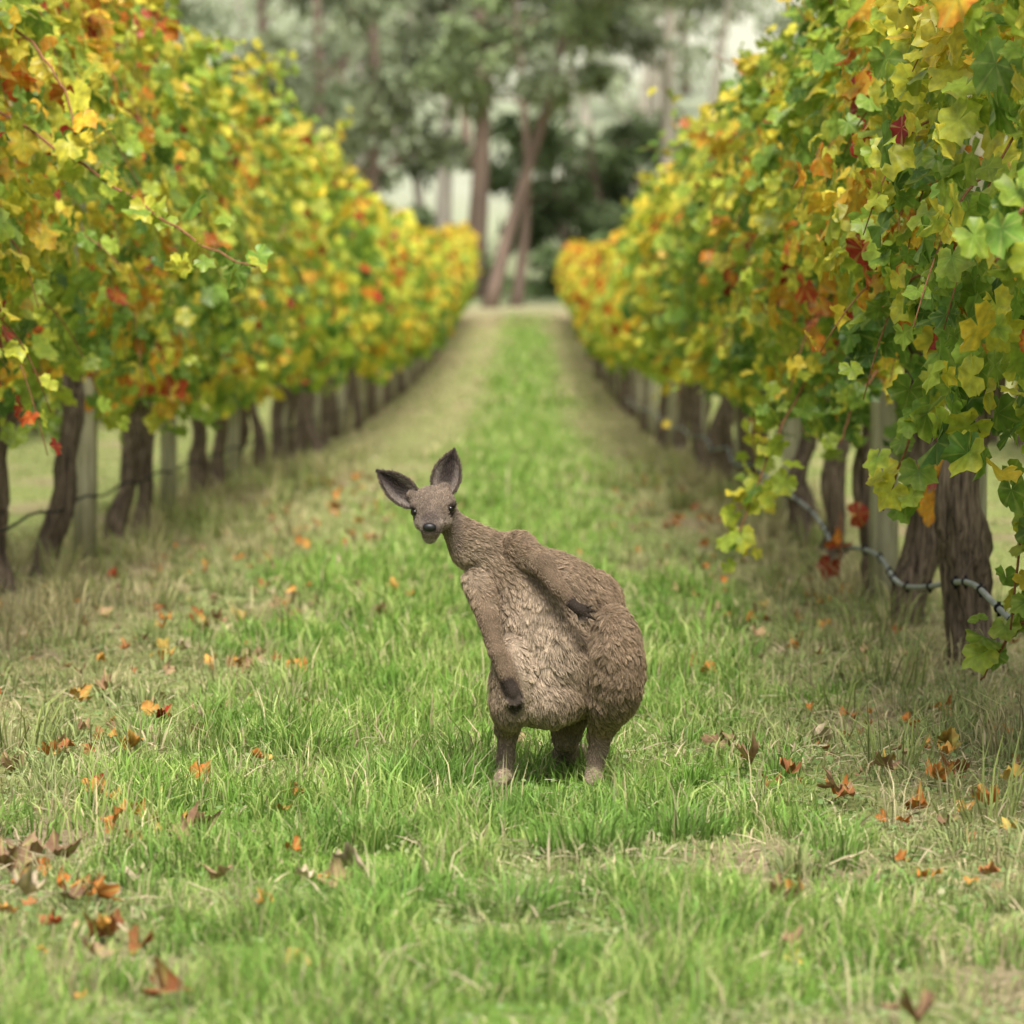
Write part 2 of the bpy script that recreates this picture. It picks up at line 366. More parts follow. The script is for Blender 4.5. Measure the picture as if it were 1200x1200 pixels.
def vine_row(X0, T, B, W, seed, trunks, posts, detail=True, sb=0., db=.1):
    e = empty('grapevine_row')
    if detail:
        y0 = 8.4 if X0 > 0 else 10.0
        p, nn, s = canopy(X0, T, B, W, y0, 30, 880, seed, sbias=sb, dist_bias=db)
        leafbuild('leaves_near', p, nn, s, R.uniform(.065, .145, len(p)), M_leaf, True, e)
        p, nn, s = canopy(X0, T, B, W, 30, 62, 480, seed, sbias=sb, dist_bias=db)
        leafbuild('leaves_mid', p, nn, s, R.uniform(.10, .17, len(p)), M_leaf_far, False, e)
        p, nn, s = canopy(X0, T, B, W, 62, 130, 240, seed, sbias=sb, dist_bias=db)
        leafbuild('leaves_far', p, nn, s, R.uniform(.16, .25, len(p)), M_leaf_far, False, e)
    else:
        p, nn, s = canopy(X0, T, B, W, 12, 130, 170, seed, sbias=sb, dist_bias=db)
        leafbuild('leaves', p, nn, s, R.uniform(.18, .26, len(p)), M_leaf_far, False, e)
    tb = Tubes()
    for k, (ty, r, lean) in enumerate(trunks):
        m = 26 if ty < 45 else 6
        u = np.linspace(0, 1, m); g = float(terrain(ty))
        hgt = 1.05
        px = X0+R.normal(0, .03)+lean*(u-.3)*.35+.03*np.sin(u*R.uniform(3, 8)+R.uniform(0, 6))+.01*np.sin(u*17+k)
        py = ty+R.normal(0, .08)*u+.04*np.sin(u*5+k)
        rad = r*(1.2-.35*u+.35*np.exp(-u*12)+.35*np.exp(-((u-1)/.12)**2)+.12*np.sin(u*13+k*2.1))
        tb.add(np.stack([px, py, g-.06+u*(hgt+.06)], -1), rad, 22 if ty < 45 else 6, .38, seed+k, .16)
        for sg in (-1, 1):
            v_ = np.linspace(0, 1, 8)
            tb.add(np.stack([px[-1]+(X0-px[-1])*v_+.02*np.sin(v_*9), py[-1]+sg*v_*1.05, g+hgt-.03+.06*np.sin(v_*2.5)], -1), r*(.6-.3*v_), 8, .3, seed+k, 0)
    tb.build('trunks', M_vinebark, e)
    if detail:
        cn = Tubes(); P = []; Q = []
        inner = 1 if X0 < 0 else -1
        for k in range(300):
            yy = R.uniform(9.5 if X0 > 0 else 11.5, 40); L_ = R.uniform(.25, .75); up = R.random() < .5
            side = inner if R.random() < .75 else -inner
            z0 = R.uniform(T-.25, T) if up else R.uniform(B+.1, T-.3); x0 = X0+side*W*R.uniform(.3, .8)
            u = np.linspace(0, 1, 9)
            dx = side*R.uniform(.1, .55)*L_; dy = R.normal(0, .4)*L_; dz = R.uniform(.4, .9)*L_ if up else R.uniform(-.1, .3)*L_
            dr = R.uniform(.1, .5)*L_ if up else R.uniform(.4, 1.0)*L_
            pts = np.stack([x0+dx*u, yy+dy*u, z0+dz*u-dr*u*u+float(terrain(yy))], -1)
            cn.add(pts, .0045-.0028*u, 5)
            sc = .33+sb+R.normal(0, .2)
            for q_ in range(1, 9):
                if R.random() < .85:
                    P.append(np.r_[pts[q_]+R.normal(0, .025, 3), sc+R.normal(0, .06)]); Q.append(1-.5*q_/9)
        P = np.array(P); Q = np.array(Q)
        nr = np.tile([inner*.7, -.4, .5], (len(P), 1))
        leafbuild('shoot_leaves', P[:, :3], nr, np.clip(P[:, 3], -.1, 1.1), Q*.13, M_leaf, True, e, .6, .6)
        cn.build('canes', M_cane, e)
    w = Tubes()
    for hz in (1.0, 1.45, 1.85):
        yy = np.linspace(9, 128, 40); w.add(np.stack([X0+0*yy, yy, terrain(yy)+hz], -1), .002+0*yy, 4)
    w.build('trellis_wires', M_wire, e)
    for py in posts:
        t = Tubes(); u = np.linspace(0, 1, 6); r = .055*R.uniform(.9, 1.1)
        t.add(np.stack([.012*u, 0*u, -.1+u*(T-.15+.1)], -1), r+0*u, 16, .05, int(py))
        o = t.build('wooden_post', M_post); o.location = (X0+R.normal(0, .02), py, float(terrain(py)))
    return e
trL = [(16.6, .04, -.1), (17.9, .04, .1), (19.4, .044, .5), (23.0, .04, .1), (24.3, .04, -.2), (27.7, .046, .1), (29.5, .042, .3), (32.4, .044, .1), (33.9, .042, -.2), (36.6, .046, .1)]+[(38.5+1.95*k, .046, R.normal(0, .2)) for k in range(46)]
trR = [(10.6, .06, 0), (13.55, .066, .0), (15.7, .05, .08), (17.9, .05, .0), (20.3, .046, -.2), (22.3, .046, .2)]+[(24.4+2.05*k, .046, R.normal(0, .2)) for k in range(51)]
vine_row(-2.17, 2.62, .98, .58, 200, trL, [21.1, 25.3, 31.4, 37.8]+list(np.arange(43, 128, 6.2)), True, .07, .11)
vine_row(1.43, 2.22, 1.0, .50, 300, trR, [13.95, 17.2, 23.5, 29.8]+list(np.arange(36, 128, 6.2)), True, .06, .17)
tro = lambda: [(12+2.0*k, .05, R.normal(0, .3)) for k in range(58)]
vine_row(-5.77, 2.5, 1.0, .5, 400, tro(), list(np.arange(15, 125, 12.4)), False, .05, .1)
vine_row(-9.37, 2.5, .95, .5, 500, tro(), [], False, .05, .1)
vine_row(5.03, 2.3, 1.0, .5, 600, tro(), list(np.arange(15, 125, 12.4)), False, .05, .1)

e = empty('grapevine_shoot')
cn = Tubes(); P = []
def px3(px, py, D): return np.array([(px-620)*D/5000, D, 1.03+(408-py)*D/5000])
for pts, n_, s0 in [([(-60, 90, 13.6), (60, 170, 13.4), (160, 235, 13.2), (240, 290, 13.1), (300, 315, 13.0)], 30, .42),
                   ([(-40, -10, 13.6), (40, 50, 13.4), (80, 110, 13.3), (90, 160, 13.2)], 14, .62),
                   ([(1215, 280, 11.0), (1150, 350, 11.2), (1095, 430, 11.3), (1060, 530, 11.4), (1035, 600, 11.5)], 22, .34),
                   ([(1260, 380, 10.5), (1215, 500, 10.6), (1195, 640, 10.7), (1185, 740, 10.8)], 22, .4),
                   ([(1240, 700, 10.9), (1200, 730, 10.9), (1165, 770, 11.0), (1150, 800, 11.0)], 14, .3),
                   ([(1010, 380, 15.4), (960, 420, 15.3), (920, 490, 15.2), (890, 560, 15.2), (860, 640, 15.2)], 40, .4),
                   ([(1040, 420, 15.0), (1000, 470, 14.9), (985, 520, 14.8)], 16, .35),
                   ([(940, 370, 18), (900, 430, 18), (880, 500, 18), (890, 590, 18)], 30, .42),
                   ([(985, 600, 17.5), (985, 650, 17.5), (980, 700, 17.5)], 7, 1.0),
                   ([(1100, 500, 14.5), (1098, 540, 14.5), (1095, 580, 14.5)], 10, .8),
                   ([(1230, 180, 8.2), (1195, 250, 8.2), (1165, 310, 8.3)], 9, .2)]:
    A = np.array([px3(*p) for p in pts]); tt_ = np.linspace(0, 1, len(A)); u = np.linspace(0, 1, 24)
    C = np.stack([np.interp(u, tt_, A[:, i]) for i in range(3)], -1)
    for _ in range(3): C[1:-1] = (C[:-2]+2*C[1:-1]+C[2:])/4
    C = C+np.stack([0*u, 0*u, .006*np.sin(u*40)], -1)
    cn.add(C, .0055-.0025*u, 6)
    for k in range(n_):
        i = R.integers(1, 24); P.append(np.r_[C[i]+R.normal(0, .04, 3), s0+R.normal(0, .12)])
P = np.array(P)
leafbuild('leaves', P[:, :3], np.tile([0, -.8, .4], (len(P), 1)), np.clip(P[:, 3], -.1, 1.1), R.uniform(.06, .125, len(P)), M_leaf, True, e, .6, .5)
cn.build('cane', M_cane, e)

pe = empty('irrigation_pipe')
yy = np.linspace(9, 60, 160); sag = .29+.03*np.cos((yy-12.6)/2.05*math.pi)-.09*sstep(13, 16, yy)+.12*sstep(18, 24, yy)
pp = np.stack([1.33+.02*np.sin(yy*2), yy, sag], -1)
t = Tubes(); t.add(pp, .009+0*yy, 8); t.build('pipe', M_pipe, pe)
t = Tubes()
for c in np.arange(9.8, 34, .55):
    i = np.argmin(abs(yy-c)); t.add([pp[i]+[0, -.018, 0], pp[i]+[0, .018, 0]], [.014, .014], 8)
    t.add([pp[i]+[0, 0, -.022], pp[i]+[0, 0, .02]], [.006, .006], 6)
t.build('emitters', M_clip, pe)
pl = empty('irrigation_pipe')
yy = np.linspace(12, 60, 120); t = Tubes(); t.add(np.stack([-2.12+0*yy, yy, .31+.015*np.cos(yy*3.1)], -1), .006+0*yy, 8); t.build('pipe', M_clip, pl)

# ------------------------------------------------------------------ fallen leaves
n = 1150
y = 5.8+R.random(n)**1.3*28
side = R.random(n)
x = np.where(side < .55, R.normal(-1.05, .42, n), np.where(side < .82, R.normal(.95, .38, n), R.uniform(-2, 1.4, n)))
keep = ~((np.abs(x+.1) < .6) & (R.random(n) < .82))
keep &= R.random(n) < sstep(.3, .6, fbm(x*2.2, y*1.2, 0, 151))+.2
x, y = x[keep], y[keep]
spec = [(65, 895), (320, 1025), (380, 1050), (355, 1055), (880, 915), (1090, 890), (1110, 895), (130, 865), (110, 940), (200, 935), (215, 985), (150, 980), (260, 845), (80, 1080), (30, 1025), (60, 1110),
        (120, 1120), (375, 1155), (95, 1175), (1160, 1040), (1085, 1040), (930, 1130), (1010, 865), (985, 945), (1140, 990), (865, 885), (350, 960), (300, 905), (60, 895), (75, 900), (995, 950), (920, 1075), (300, 880), (350, 728), (325, 722), (240, 680), (20, 1020), (45, 1030), (90, 1060), (70, 1065), (15, 1060)]
sx = np.array([g2(a, b_)[0] for a, b_ in spec]); sy = np.array([g2(a, b_)[1] for a, b_ in spec])
x = np.concatenate([x, sx, sx+R.normal(0, .04, len(sx))]); y = np.concatenate([y, sy, sy+R.normal(0, .1, len(sx))]); n = len(x)
pal = np.array([(.58, .21, .05), (.64, .32, .08), (.38, .15, .06), (.44, .29, .17), (.34, .2, .12), (.54, .43, .29), (.42, .04, .02), (.64, .43, .1)])
c = pal[R.choice(8, n, p=[.20, .12, .18, .18, .16, .12, .02, .02])]*R.uniform(.65, 1.1, (n, 1))
nn, tt = frames(np.tile([0, -.25, 1.], (n, 1)), R.normal(0, 1, (n, 3)), .4, .1)
rr = np.hypot(LV[:, 0], LV[:, 1])[None]
zd = R.uniform(.2, 1.8, (n, 1))*LV[None, :, 0]**2*2+R.uniform(-.5, 1.4, (n, 1))*LV[None, :, 1]**2*1.6+.16*np.sin(np.arctan2(LV[:, 0], LV[:, 1])[None]*4+R.uniform(0, 6, (n, 1)))*rr*2+R.normal(0, .04, (n, nL))
v, lo, sz = instance(LV*[.8, 1, 1], LT, LS, np.stack([x, y, gz(x, y)+R.uniform(.012, .04, n)], -1), tt, nn, R.uniform(.022, .08, n), c, zd)
mesh_np('fallen_leaves', v, lo, sz, M_dry, {'col': np.repeat(c, nL, 0)*R.uniform(.65, 1.2, (n*nL, 1)), 'luv': np.broadcast_to(LV[None], (n, nL, 3)).reshape(-1, 3)})

# ------------------------------------------------------------------ trees
QV = np.array([[-.5, 0, 0], [.5, 0, 0], [.35, 1, .1], [-.35, 1, .1]])
def gum(x, y, h, r, mat, lean=(0, 0), crown=True, cr=4., dens=1.0, col=(.20, .24, .135), fork=3, low=.4, nclump=18, name='eucalyptus_tree'):  # default crown green is lightened to suggest haze
    e = empty(name, (x, y, float(terrain(y))-.3))
    t = Tubes(); m = 14; u = np.linspace(0, 1, m)
    ph = R.uniform(0, 6)
    tr = np.stack([lean[0]*h*u+.25*np.sin(u*5+ph), lean[1]*h*u+.2*np.cos(u*4+ph), u*h], -1)
    t.add(tr, r*(1.15-.85*u+.35*np.exp(-u*15)), 10, .15, int(x*10) & 255)
    ends = [tr[-1]]
    for k in range(fork*3):
        i = int(R.uniform(low, .95)*(m-1)); a = R.uniform(0, 6.28); L_ = R.uniform(.6, 1.1)*cr; v_ = np.linspace(0, 1, 8)
        s_ = tr[i]; q_ = np.stack([s_[0]+np.cos(a)*L_*v_, s_[1]+np.sin(a)*L_*v_, s_[2]+L_*(.9*v_-.35*v_*v_)*R.uniform(.4, 1.3)], -1)+.12*np.sin(v_*7+ph)[:, None]
        t.add(q_, r*(.42-.33*v_)*(1-.5*i/m), 7, .1, k); ends += [q_[-1], q_[5]]
    t.build('trunk', mat, e)
    if crown:
        P = []; C = []
        E = np.array(ends)
        for k in range(nclump):
            c0 = E[R.integers(len(E))]+R.normal(0, .25*cr, 3)*[1, 1, .6]
            nl = int(R.uniform(70, 180)*dens); rr_ = R.uniform(.5, 1.2)*cr*.36
            d = norm(R.normal(0, 1, (nl, 3)))*(R.random((nl, 1))**.5)*rr_*[1.15, 1.15, .8]
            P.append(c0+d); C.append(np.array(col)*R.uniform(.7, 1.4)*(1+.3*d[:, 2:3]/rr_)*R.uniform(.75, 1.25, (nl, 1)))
        P = np.concatenate(P); C = np.concatenate(C); n_ = len(P)
        nn, tt = frames(np.tile([0, -.2, .4], (n_, 1)), np.tile([0, 0, -1.], (n_, 1)), .8, .7)
        tv = QV*[.45, 1, 1]
        v, lo, sz = instance(tv, np.arange(4), np.array([4]), P, tt, nn, R.uniform(.22, .5, n_), C)
        mesh_np('foliage', v, lo, sz, M_gum, {'col': np.repeat(C, 4, 0)}, parent=e)
    return e
def tx(px, D): return (px-620)*D/5000
LG = (.25, .29, .165)  # crown green with distance haze mixed into the colour
gum(tx(365, 150), 150, 17, .26, M_gum1, (.01, 0), cr=4, low=.3, col=LG)
gum(tx(300, 156), 156, 18, .24, M_gum1, (0, 0), cr=4, low=.3, col=LG)
gum(tx(555, 148), 148, 17, .34, M_gum1, (.01, 0), cr=4.5, low=.5)
gum(tx(528, 163), 163, 18, .30, M_gum2, (-.005, 0), cr=4.0, low=.5, col=LG)
gum(tx(580, 140), 140, 14, .21, M_gum1, (.22, 0), cr=3.0, low=.5)
gum(tx(606, 141), 141, 11, .17, M_gum1, (.02, 0), cr=2.8, low=.6, col=(.22, .28, .13))
gum(tx(772, 150), 150, 17, .33, M_gum2, (.06, 0), cr=4.2, low=.5, col=LG)
gum(tx(455, 147), 147, 12, .24, M_gum1, (-.08, 0), cr=3.2, low=.35)
gum(tx(815, 158), 158, 17, .2, M_gum2, (.09, 0), cr=3.2, low=.6, col=LG)
gum(tx(500, 172), 172, 17, .2, M_gum2, (-.06, 0), cr=3.2, low=.6, col=LG)
gum(tx(420, 178), 178, 18, .2, M_gum2, (.05, 0), cr=3.2, low=.6, col=LG)
gum(tx(660, 178), 178, 18, .18, M_gum2, (.06, 0), cr=3.2, low=.6, col=LG)
gum(tx(935, 170), 170, 19, .3, M_gum2, (0, 0), cr=4.5, low=.4, col=LG)
for px in (160, 1080, 0, 1250): gum(tx(px, 165), 165, 19, .3, M_gum1, (0, 0), cr=5, low=.3)
for px, D, h, cr in [(700, 156, 6.5, 2.6), (660, 158, 4.6, 2.2), (740, 160, 5.2, 2.3), (430, 165, 6.5, 2.8), (380, 160, 5.5, 2.4), (330, 170, 7, 3)]:
    gum(tx(px, D), D, h, .14, M_gum1, (0, 0), cr=cr, low=.2, col=(.14, .19, .085), nclump=24)
for px, D, h, cr in [(500, 152, 1.2, 1.1), (545, 150, 1.2, 1.0), (650, 149, 1.6, 1.3), (690, 150, 1.6, 1.3), (720, 151, 1.8, 1.3), (760, 152, 1.5, 1.2), (430, 151, 1.3, 1.2)]:
    gum(tx(px, D), D, h, .06, M_gum1, (0, 0), cr=cr, low=.1, col=(.18, .25, .10), nclump=14, dens=.8, name='shrub')
for k in range(40):
    D = R.uniform(190, 400); px = R.uniform(-50, 1250)
    if 800 < px < 890 and D < 320: continue
    gum(tx(px, D), D, R.uniform(8, 15), .28, M_gum2 if R.random() < .6 else M_gum1, (R.normal(0, .05), 0), cr=R.uniform(3, 5), low=.25, col=(.29, .33, .21), dens=.45)  # hillside crowns painted paler in place of real haze

# ------------------------------------------------------------------ kangaroo (px units)
S = 1/497.
h_ = 1.6
gx = np.arange(425, 780, h_, dtype=np.float32); gy = np.arange(-150, 290, h_, dtype=np.float32); gzv = np.arange(-8, 395, h_, dtype=np.float32)
F = np.full((len(gx), len(gy), len(gzv)), 60., np.float32)
def region(lo, hi, m):
    sl = []
    for g, a, b_ in zip((gx, gy, gzv), lo, hi):
        i0 = max(0, int((a-m-g[0])/h_)); i1 = min(len(g), int((b_+m-g[0])/h_)+2); sl.append(slice(i0, i1))
    return tuple(sl)
def smin(a, b_, k):
    hh = np.maximum(k-np.abs(a-b_), 0)/k
    return np.minimum(a, b_)-hh*hh*k*.25
def blend(sl, d, k): F[sl] = smin(F[sl], d, k)
def P3(px, py, y=0): return np.array([px, y, 920-py], float)
def ell(c, r, k=18, roll=0, yaw=0):
    c = np.array(c, float); r = np.array(r, float); m = k+25+max(r)*.6
    sl = region(c-max(r), c+max(r), m)
    A, B_, C_ = np.meshgrid(gx[sl[0]]-c[0], gy[sl[1]]-c[1], gzv[sl[2]]-c[2], indexing='ij')
    if roll: ca, sa = math.cos(roll), math.sin(roll); A, C_ = ca*A+sa*C_, -sa*A+ca*C_
    k0 = np.sqrt((A/r[0])**2+(B_/r[1])**2+(C_/r[2])**2); k1 = np.sqrt((A/r[0]**2)**2+(B_/r[1]**2)**2+(C_/r[2]**2)**2)
    blend(sl, k0*(k0-1)/np.maximum(k1, 1e-6), k)
def cone(a, b_, ra, rb, k=10):
    a, b_ = np.array(a, float), np.array(b_, float); rm = max(ra, rb)
    sl = region(np.minimum(a, b_)-rm, np.maximum(a, b_)+rm, k+22)
    A, B_, C_ = np.meshgrid(gx[sl[0]], gy[sl[1]], gzv[sl[2]], indexing='ij')
    d = b_-a; t = np.clip(((A-a[0])*d[0]+(B_-a[1])*d[1]+(C_-a[2])*d[2])/(d@d), 0, 1)
    blend(sl, np.sqrt((A-a[0]-t*d[0])**2+(B_-a[1]-t*d[1])**2+(C_-a[2]-t*d[2])**2)-(ra+(rb-ra)*t), k)
def chain(pts, rs, k=10):
    for i in range(len(pts)-1): cone(pts[i], pts[i+1], rs[i], rs[i+1], k)
ell(P3(656, 776, 2), (74, 78, 76), 18, roll=.16)
ell(P3(636, 724, 0), (68, 64, 74), 24, roll=-.45)
ell(P3(600, 672, -2), (46, 44, 35), 24, roll=-.55)
ell(P3(682, 740, 30), (48, 54, 68), 20, roll=-.35)
chain([P3(584, 664, -10), P3(553, 644, -24), P3(530, 617, -38)], [31, 22.5, 15.5], 16)
hr = .10
ell(P3(509, 599, -46), (25, 33, 22), 10, roll=hr)
ell(P3(509, 591, -42), (22, 26, 18), 8)
cone(P3(508, 606, -66), P3(506, 621, -112), 16, 10, 12)
cone(P3(508, 614, -62), P3(506, 630, -105), 13, 8, 7)
ell(P3(490, 596.5, -63), (8, 9, 4.5), 4); ell(P3(527.5, 593, -63), (8, 9, 4.5), 4)
ell(P3(496, 615, -62), (8, 12, 8), 8); ell(P3(520, 613, -62), (8, 12, 8), 8)
cone(P3(492, 590, -40), P3(484, 584, -40), 9, 6, 8); cone(P3(520, 585, -40), P3(522, 576, -40), 9, 6, 8)
# thighs: knee forward, shank back to the hock, metatarsal to the foot
ell(P3(720, 780, -44), (34, 58, 68), 3.5, roll=.05)
ell(P3(602, 802, -48), (27, 46, 56), 4.5, roll=-.05)
cone(P3(716, 822, -46), P3(704, 862, 2), 27, 14, 8); cone(P3(704, 862, 2), P3(697, 912, -8), 12.5, 9, 7)
cone(P3(597, 828, -48), P3(594, 862, 0), 21, 12, 8); cone(P3(594, 862, 0), P3(591, 912, -10), 11.5, 8.5, 7)
for fx in (697, 591):
    chain([P3(fx, 912, 6), P3(fx-2, 914, -50), P3(fx-6, 915, -100), P3(fx-8, 915, -120)], [9, 9, 7, 4], 5)
ell(P3(642, 822, -36), (44, 44, 34), 8)
chain([P3(668, 842, 50), P3(664, 874, 60), P3(664, 904, 130), P3(690, 910, 270)], [28, 14, 12, 8], 12)
armN = [P3(608, 646, -32), P3(636, 665, -66), P3(654, 689, -85), P3(671, 709, -92)]
chain(armN, [20, 13, 9, 6.2], 3.5)
armF = [P3(560, 684, -30), P3(573, 728, -66), P3(583, 765, -84), P3(596, 800, -90)]
chain(armF, [18, 12, 9, 6.2], 3.5)
pawN = [P3(671.5, 709, -92), P3(683, 717, -95)]; pawF = [P3(596, 800.5, -90), P3(603, 815, -92)]
ell(P3(679, 714.5, -94), (10, 6.5, 7), 3, roll=-.6); ell(P3(600.5, 809, -92), (7, 6.5, 10), 3, roll=.35)
for k in range(5):
    a = .3-.36*k; ln_ = [14, 18, 19, 17, 13][k]
    c0 = P3(681+3*math.sin(a), 717+2.9*(k-2), -94); e1 = c0+np.array([ln_*.55*math.cos(a), -3, ln_*.55*math.sin(a)]); e2 = c0+np.array([ln_*math.cos(a), 2, ln_*math.sin(a)-2])
    chain([c0, e1, e2], [2.7, 2.3, 1.1], 1.2)
    a = -2.1+.36*k; c0 = P3(602+2.1*(k-2), 815, -92); e1 = c0+np.array([ln_*.5*math.cos(a), -3, ln_*.5*math.sin(a)]); e2 = c0+np.array([ln_*.9*math.cos(a), 2, ln_*.9*math.sin(a)])
    chain([c0, e1, e2], [2.7, 2.3, 1.1], 1.2)
A, B_, C_ = np.meshgrid(gx, gy, gzv, indexing='ij')
band = (np.abs(F) < 12)
ax, ay, az = A[band], B_[band], C_[band]
py_ = 920-az
def segd(p, pts):
    d = np.full(len(p), 1e9)
    for a, b_ in zip(pts[:-1], pts[1:]):
        v_ = b_-a; t = np.clip(((p-a)@v_)/max(v_@v_, 1e-6), 0, 1); d = np.minimum(d, np.linalg.norm(p-a-t[:, None]*v_, axis=1))
    return d
pall = np.stack([ax, ay, az], -1)
ndl = sstep(13, 22, np.minimum(segd(pall, armN+pawN+[P3(695, 722, -93)]), segd(pall, armF+pawF+[P3(606, 828, -92)])))
wx_ = (fbm(ax*.035, py_*.035, 0, 5)-.5)*60; wz_ = (fbm(ax*.035, py_*.035, 0, 8)-.5)*60
rid = 1-2*np.abs(fbm((ax+wx_)*.022+(py_)*.012, (py_+wz_)*.05-ax*.02, ay*.01, 15)-.5)*2.2
fold = (np.exp(-(((ax-680)/50)**2+((py_-745)/46)**2))*5.5+np.exp(-(((ax-628)/50)**2+((py_-790)/60)**2))*2.6)*(rid-.6)
fold *= (ay < 20)
body = (ax > 545)
F[band] += ndl*(fold+(fbm(ax*.06, ay*.06, az*.045, 9)-.5)*5*body+(fbm(ax*.17, ay*.17, az*.12, 19)-.5)*3.0*body)
del A, B_, C_
def nets(F):
    ins = F < 0
    cnt = np.zeros(tuple(s-1 for s in F.shape), np.int8)
    for a in (0, 1):
        for b_ in (0, 1):
            for d in (0, 1): cnt = cnt+ins[a:F.shape[0]-1+a, b_:F.shape[1]-1+b_, d:F.shape[2]-1+d]
    act = (cnt > 0) & (cnt < 8); I = np.argwhere(act); id_ = np.full(act.shape, -1, np.int64); id_[act] = np.arange(len(I))
    acc = np.zeros((len(I), 3)); ct = np.zeros((len(I), 1))
    for p_ in [(a, b_, d) for a in (0, 1) for b_ in (0, 1) for d in (0, 1)]:
        for ax_ in range(3):
            if p_[ax_] == 0:
                q_ = list(p_); q_[ax_] = 1
                f0 = F[I[:, 0]+p_[0], I[:, 1]+p_[1], I[:, 2]+p_[2]]; f1 = F[I[:, 0]+q_[0], I[:, 1]+q_[1], I[:, 2]+q_[2]]
                mk = ((f0 < 0) != (f1 < 0)); t = np.where(mk, f0/np.where(mk, f0-f1, 1), 0)
                pt = np.array(p_)[None]+t[:, None]*(np.array(q_)-np.array(p_))[None]
                acc += pt*mk[:, None]; ct += mk[:, None]
    V = I+acc/np.maximum(ct, 1)
    Qs = []
    for ax_ in range(3):
        b1, b2 = (ax_+1) % 3, (ax_+2) % 3
        s0 = [slice(None)]*3; s1 = [slice(None)]*3; s0[ax_] = slice(0, -1); s1[ax_] = slice(1, None)
        d = ins[tuple(s0)] != ins[tuple(s1)]; E = np.argwhere(d)
        E = E[(E[:, b1] > 0) & (E[:, b2] > 0) & (E[:, b1] < F.shape[b1]-1) & (E[:, b2] < F.shape[b2]-1)]
        fl = ins[E[:, 0], E[:, 1], E[:, 2]]
        def g(o1, o2):
            e_ = E.copy(); e_[:, b1] += o1; e_[:, b2] += o2; return id_[e_[:, 0], e_[:, 1], e_[:, 2]]
        qd = np.stack([g(-1, -1), g(0, -1), g(0, 0), g(-1, 0)], -1); qd[~fl] = qd[~fl][:, ::-1]; Qs.append(qd)
    return V, np.concatenate(Qs)
V, Q = nets(F)
Vp = V*h_+np.array([gx[0], gy[0], gzv[0]])
acc = np.zeros_like(Vp); ct = np.zeros(len(Vp))
for i in range(4):
    np.add.at(acc, Q[:, i], Vp[Q[:, (i+1) % 4]]); np.add.at(ct, Q[:, i], 1)
Vp = .5*Vp+.5*acc/np.maximum(ct, 1)[:, None]
def kcol(p):
    px, y, py = p[:, 0], p[:, 1], 920-p[:, 2]
    n_ = fbm(px*.05, y*.05, py*.05, 77)[:, None]; m_ = fbm(px*.22, y*.22, py*.22, 78)[:, None]
    brown = np.array([.205, .147, .095]); pale = np.array([.38, .305, .225]); dark = np.array([.035, .027, .023])
    c = np.tile(brown, (len(p), 1))
    bel = (np.exp(-(((px-626)/52)**2+((py-765)/88)**2)**1.3)*(y < -5))[:, None]
    bel = np.maximum(bel, (np.exp(-(((px-550)/34)**2+((py-664)/34)**2))*(y < -5))[:, None]*.8)
    c = c+(pale-c)*np.clip(bel, 0, 1)*.75
    c = c+(np.array([.25, .195, .14])-c)*(sstep(865, 885, py)*.7)[:, None]
    dA = np.minimum(segd(p, armN[1:]), segd(p, armF[1:]))
    c = c+(np.array([.175, .125, .083])-c)*(sstep(18, 12, dA)*.95)[:, None]
    pd = np.minimum(segd(p, pawN+[P3(699, 722, -94)]), segd(p, pawF+[P3(606, 830, -92)]))
    c = c+(dark-c)*(sstep(13, 8, pd)*sstep(-80, -86, y))[:, None]*.92
    hd = sstep(552, 535, px)*sstep(655, 645, py)
    hc_ = np.tile(np.array([.18, .138, .105]), (len(p), 1))
    mz = (sstep(-78, -104, y)*sstep(628, 622, py))[:, None]; hc_ = hc_+(np.array([.075, .058, .05])-hc_)*mz*.85
    ck = np.exp(-(((px-490)/9)**2+((py-616)/6)**2))+np.exp(-(((px-524)/9)**2+((py-614)/6)**2)); hc_ = hc_+(np.array([.34, .28, .23])-hc_)*np.clip(ck, 0, 1)[:, None]*.8
    chn = (sstep(629, 634, py)*(y < -60))[:, None]; hc_ = hc_+(np.array([.34, .29, .24])-hc_)*chn*.8
    for ex, ey in ((486.5, 603), (530, 599)):
        hc_ = hc_+(dark-hc_)*sstep(12, 8, np.linalg.norm(p-P3(ex, ey, -64), axis=1))[:, None]*.9
    c = c+(hc_-c)*hd[:, None]
    return c*(.62+.5*n_+.28*m_)
ORG = np.array([620., 0, 0])
K0 = np.array([0., 10.06, 0.01])
def kw(p): return (p-ORG)*S
kang = empty('kangaroo', tuple(K0))
mf, nt, out = newmat('fur_skin'); at = N(nt, 'ShaderNodeAttribute', attribute_name='col')
hs = N(nt, 'ShaderNodeHueSaturation'); hs.inputs['Value'].default_value = .75; L(nt, at.outputs['Color'], hs.inputs['Color'])
p = N(nt, 'ShaderNodeBsdfPrincipled'); p.inputs['Roughness'].default_value = .95; p.inputs['Specular IOR Level'].default_value = .1
L(nt, hs.outputs[0], p.inputs['Base Color']); L(nt, p.outputs[0], out.inputs[0])
mesh_np('body', kw(Vp), Q, np.full(len(Q), 4), mf, {'col': kcol(Vp)}, parent=kang)
mh, nt, out = newmat('fur_hair'); at = N(nt, 'ShaderNodeAttribute', attribute_name='fcol'); hi = N(nt, 'ShaderNodeHairInfo')
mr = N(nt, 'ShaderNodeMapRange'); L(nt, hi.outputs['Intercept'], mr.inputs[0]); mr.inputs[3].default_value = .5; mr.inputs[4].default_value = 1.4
mm = N(nt, 'ShaderNodeMixRGB', blend_type='MULTIPLY'); mm.inputs[0].default_value = 1; L(nt, at.outputs['Color'], mm.inputs[1]); L(nt, mr.outputs[0], mm.inputs[2])
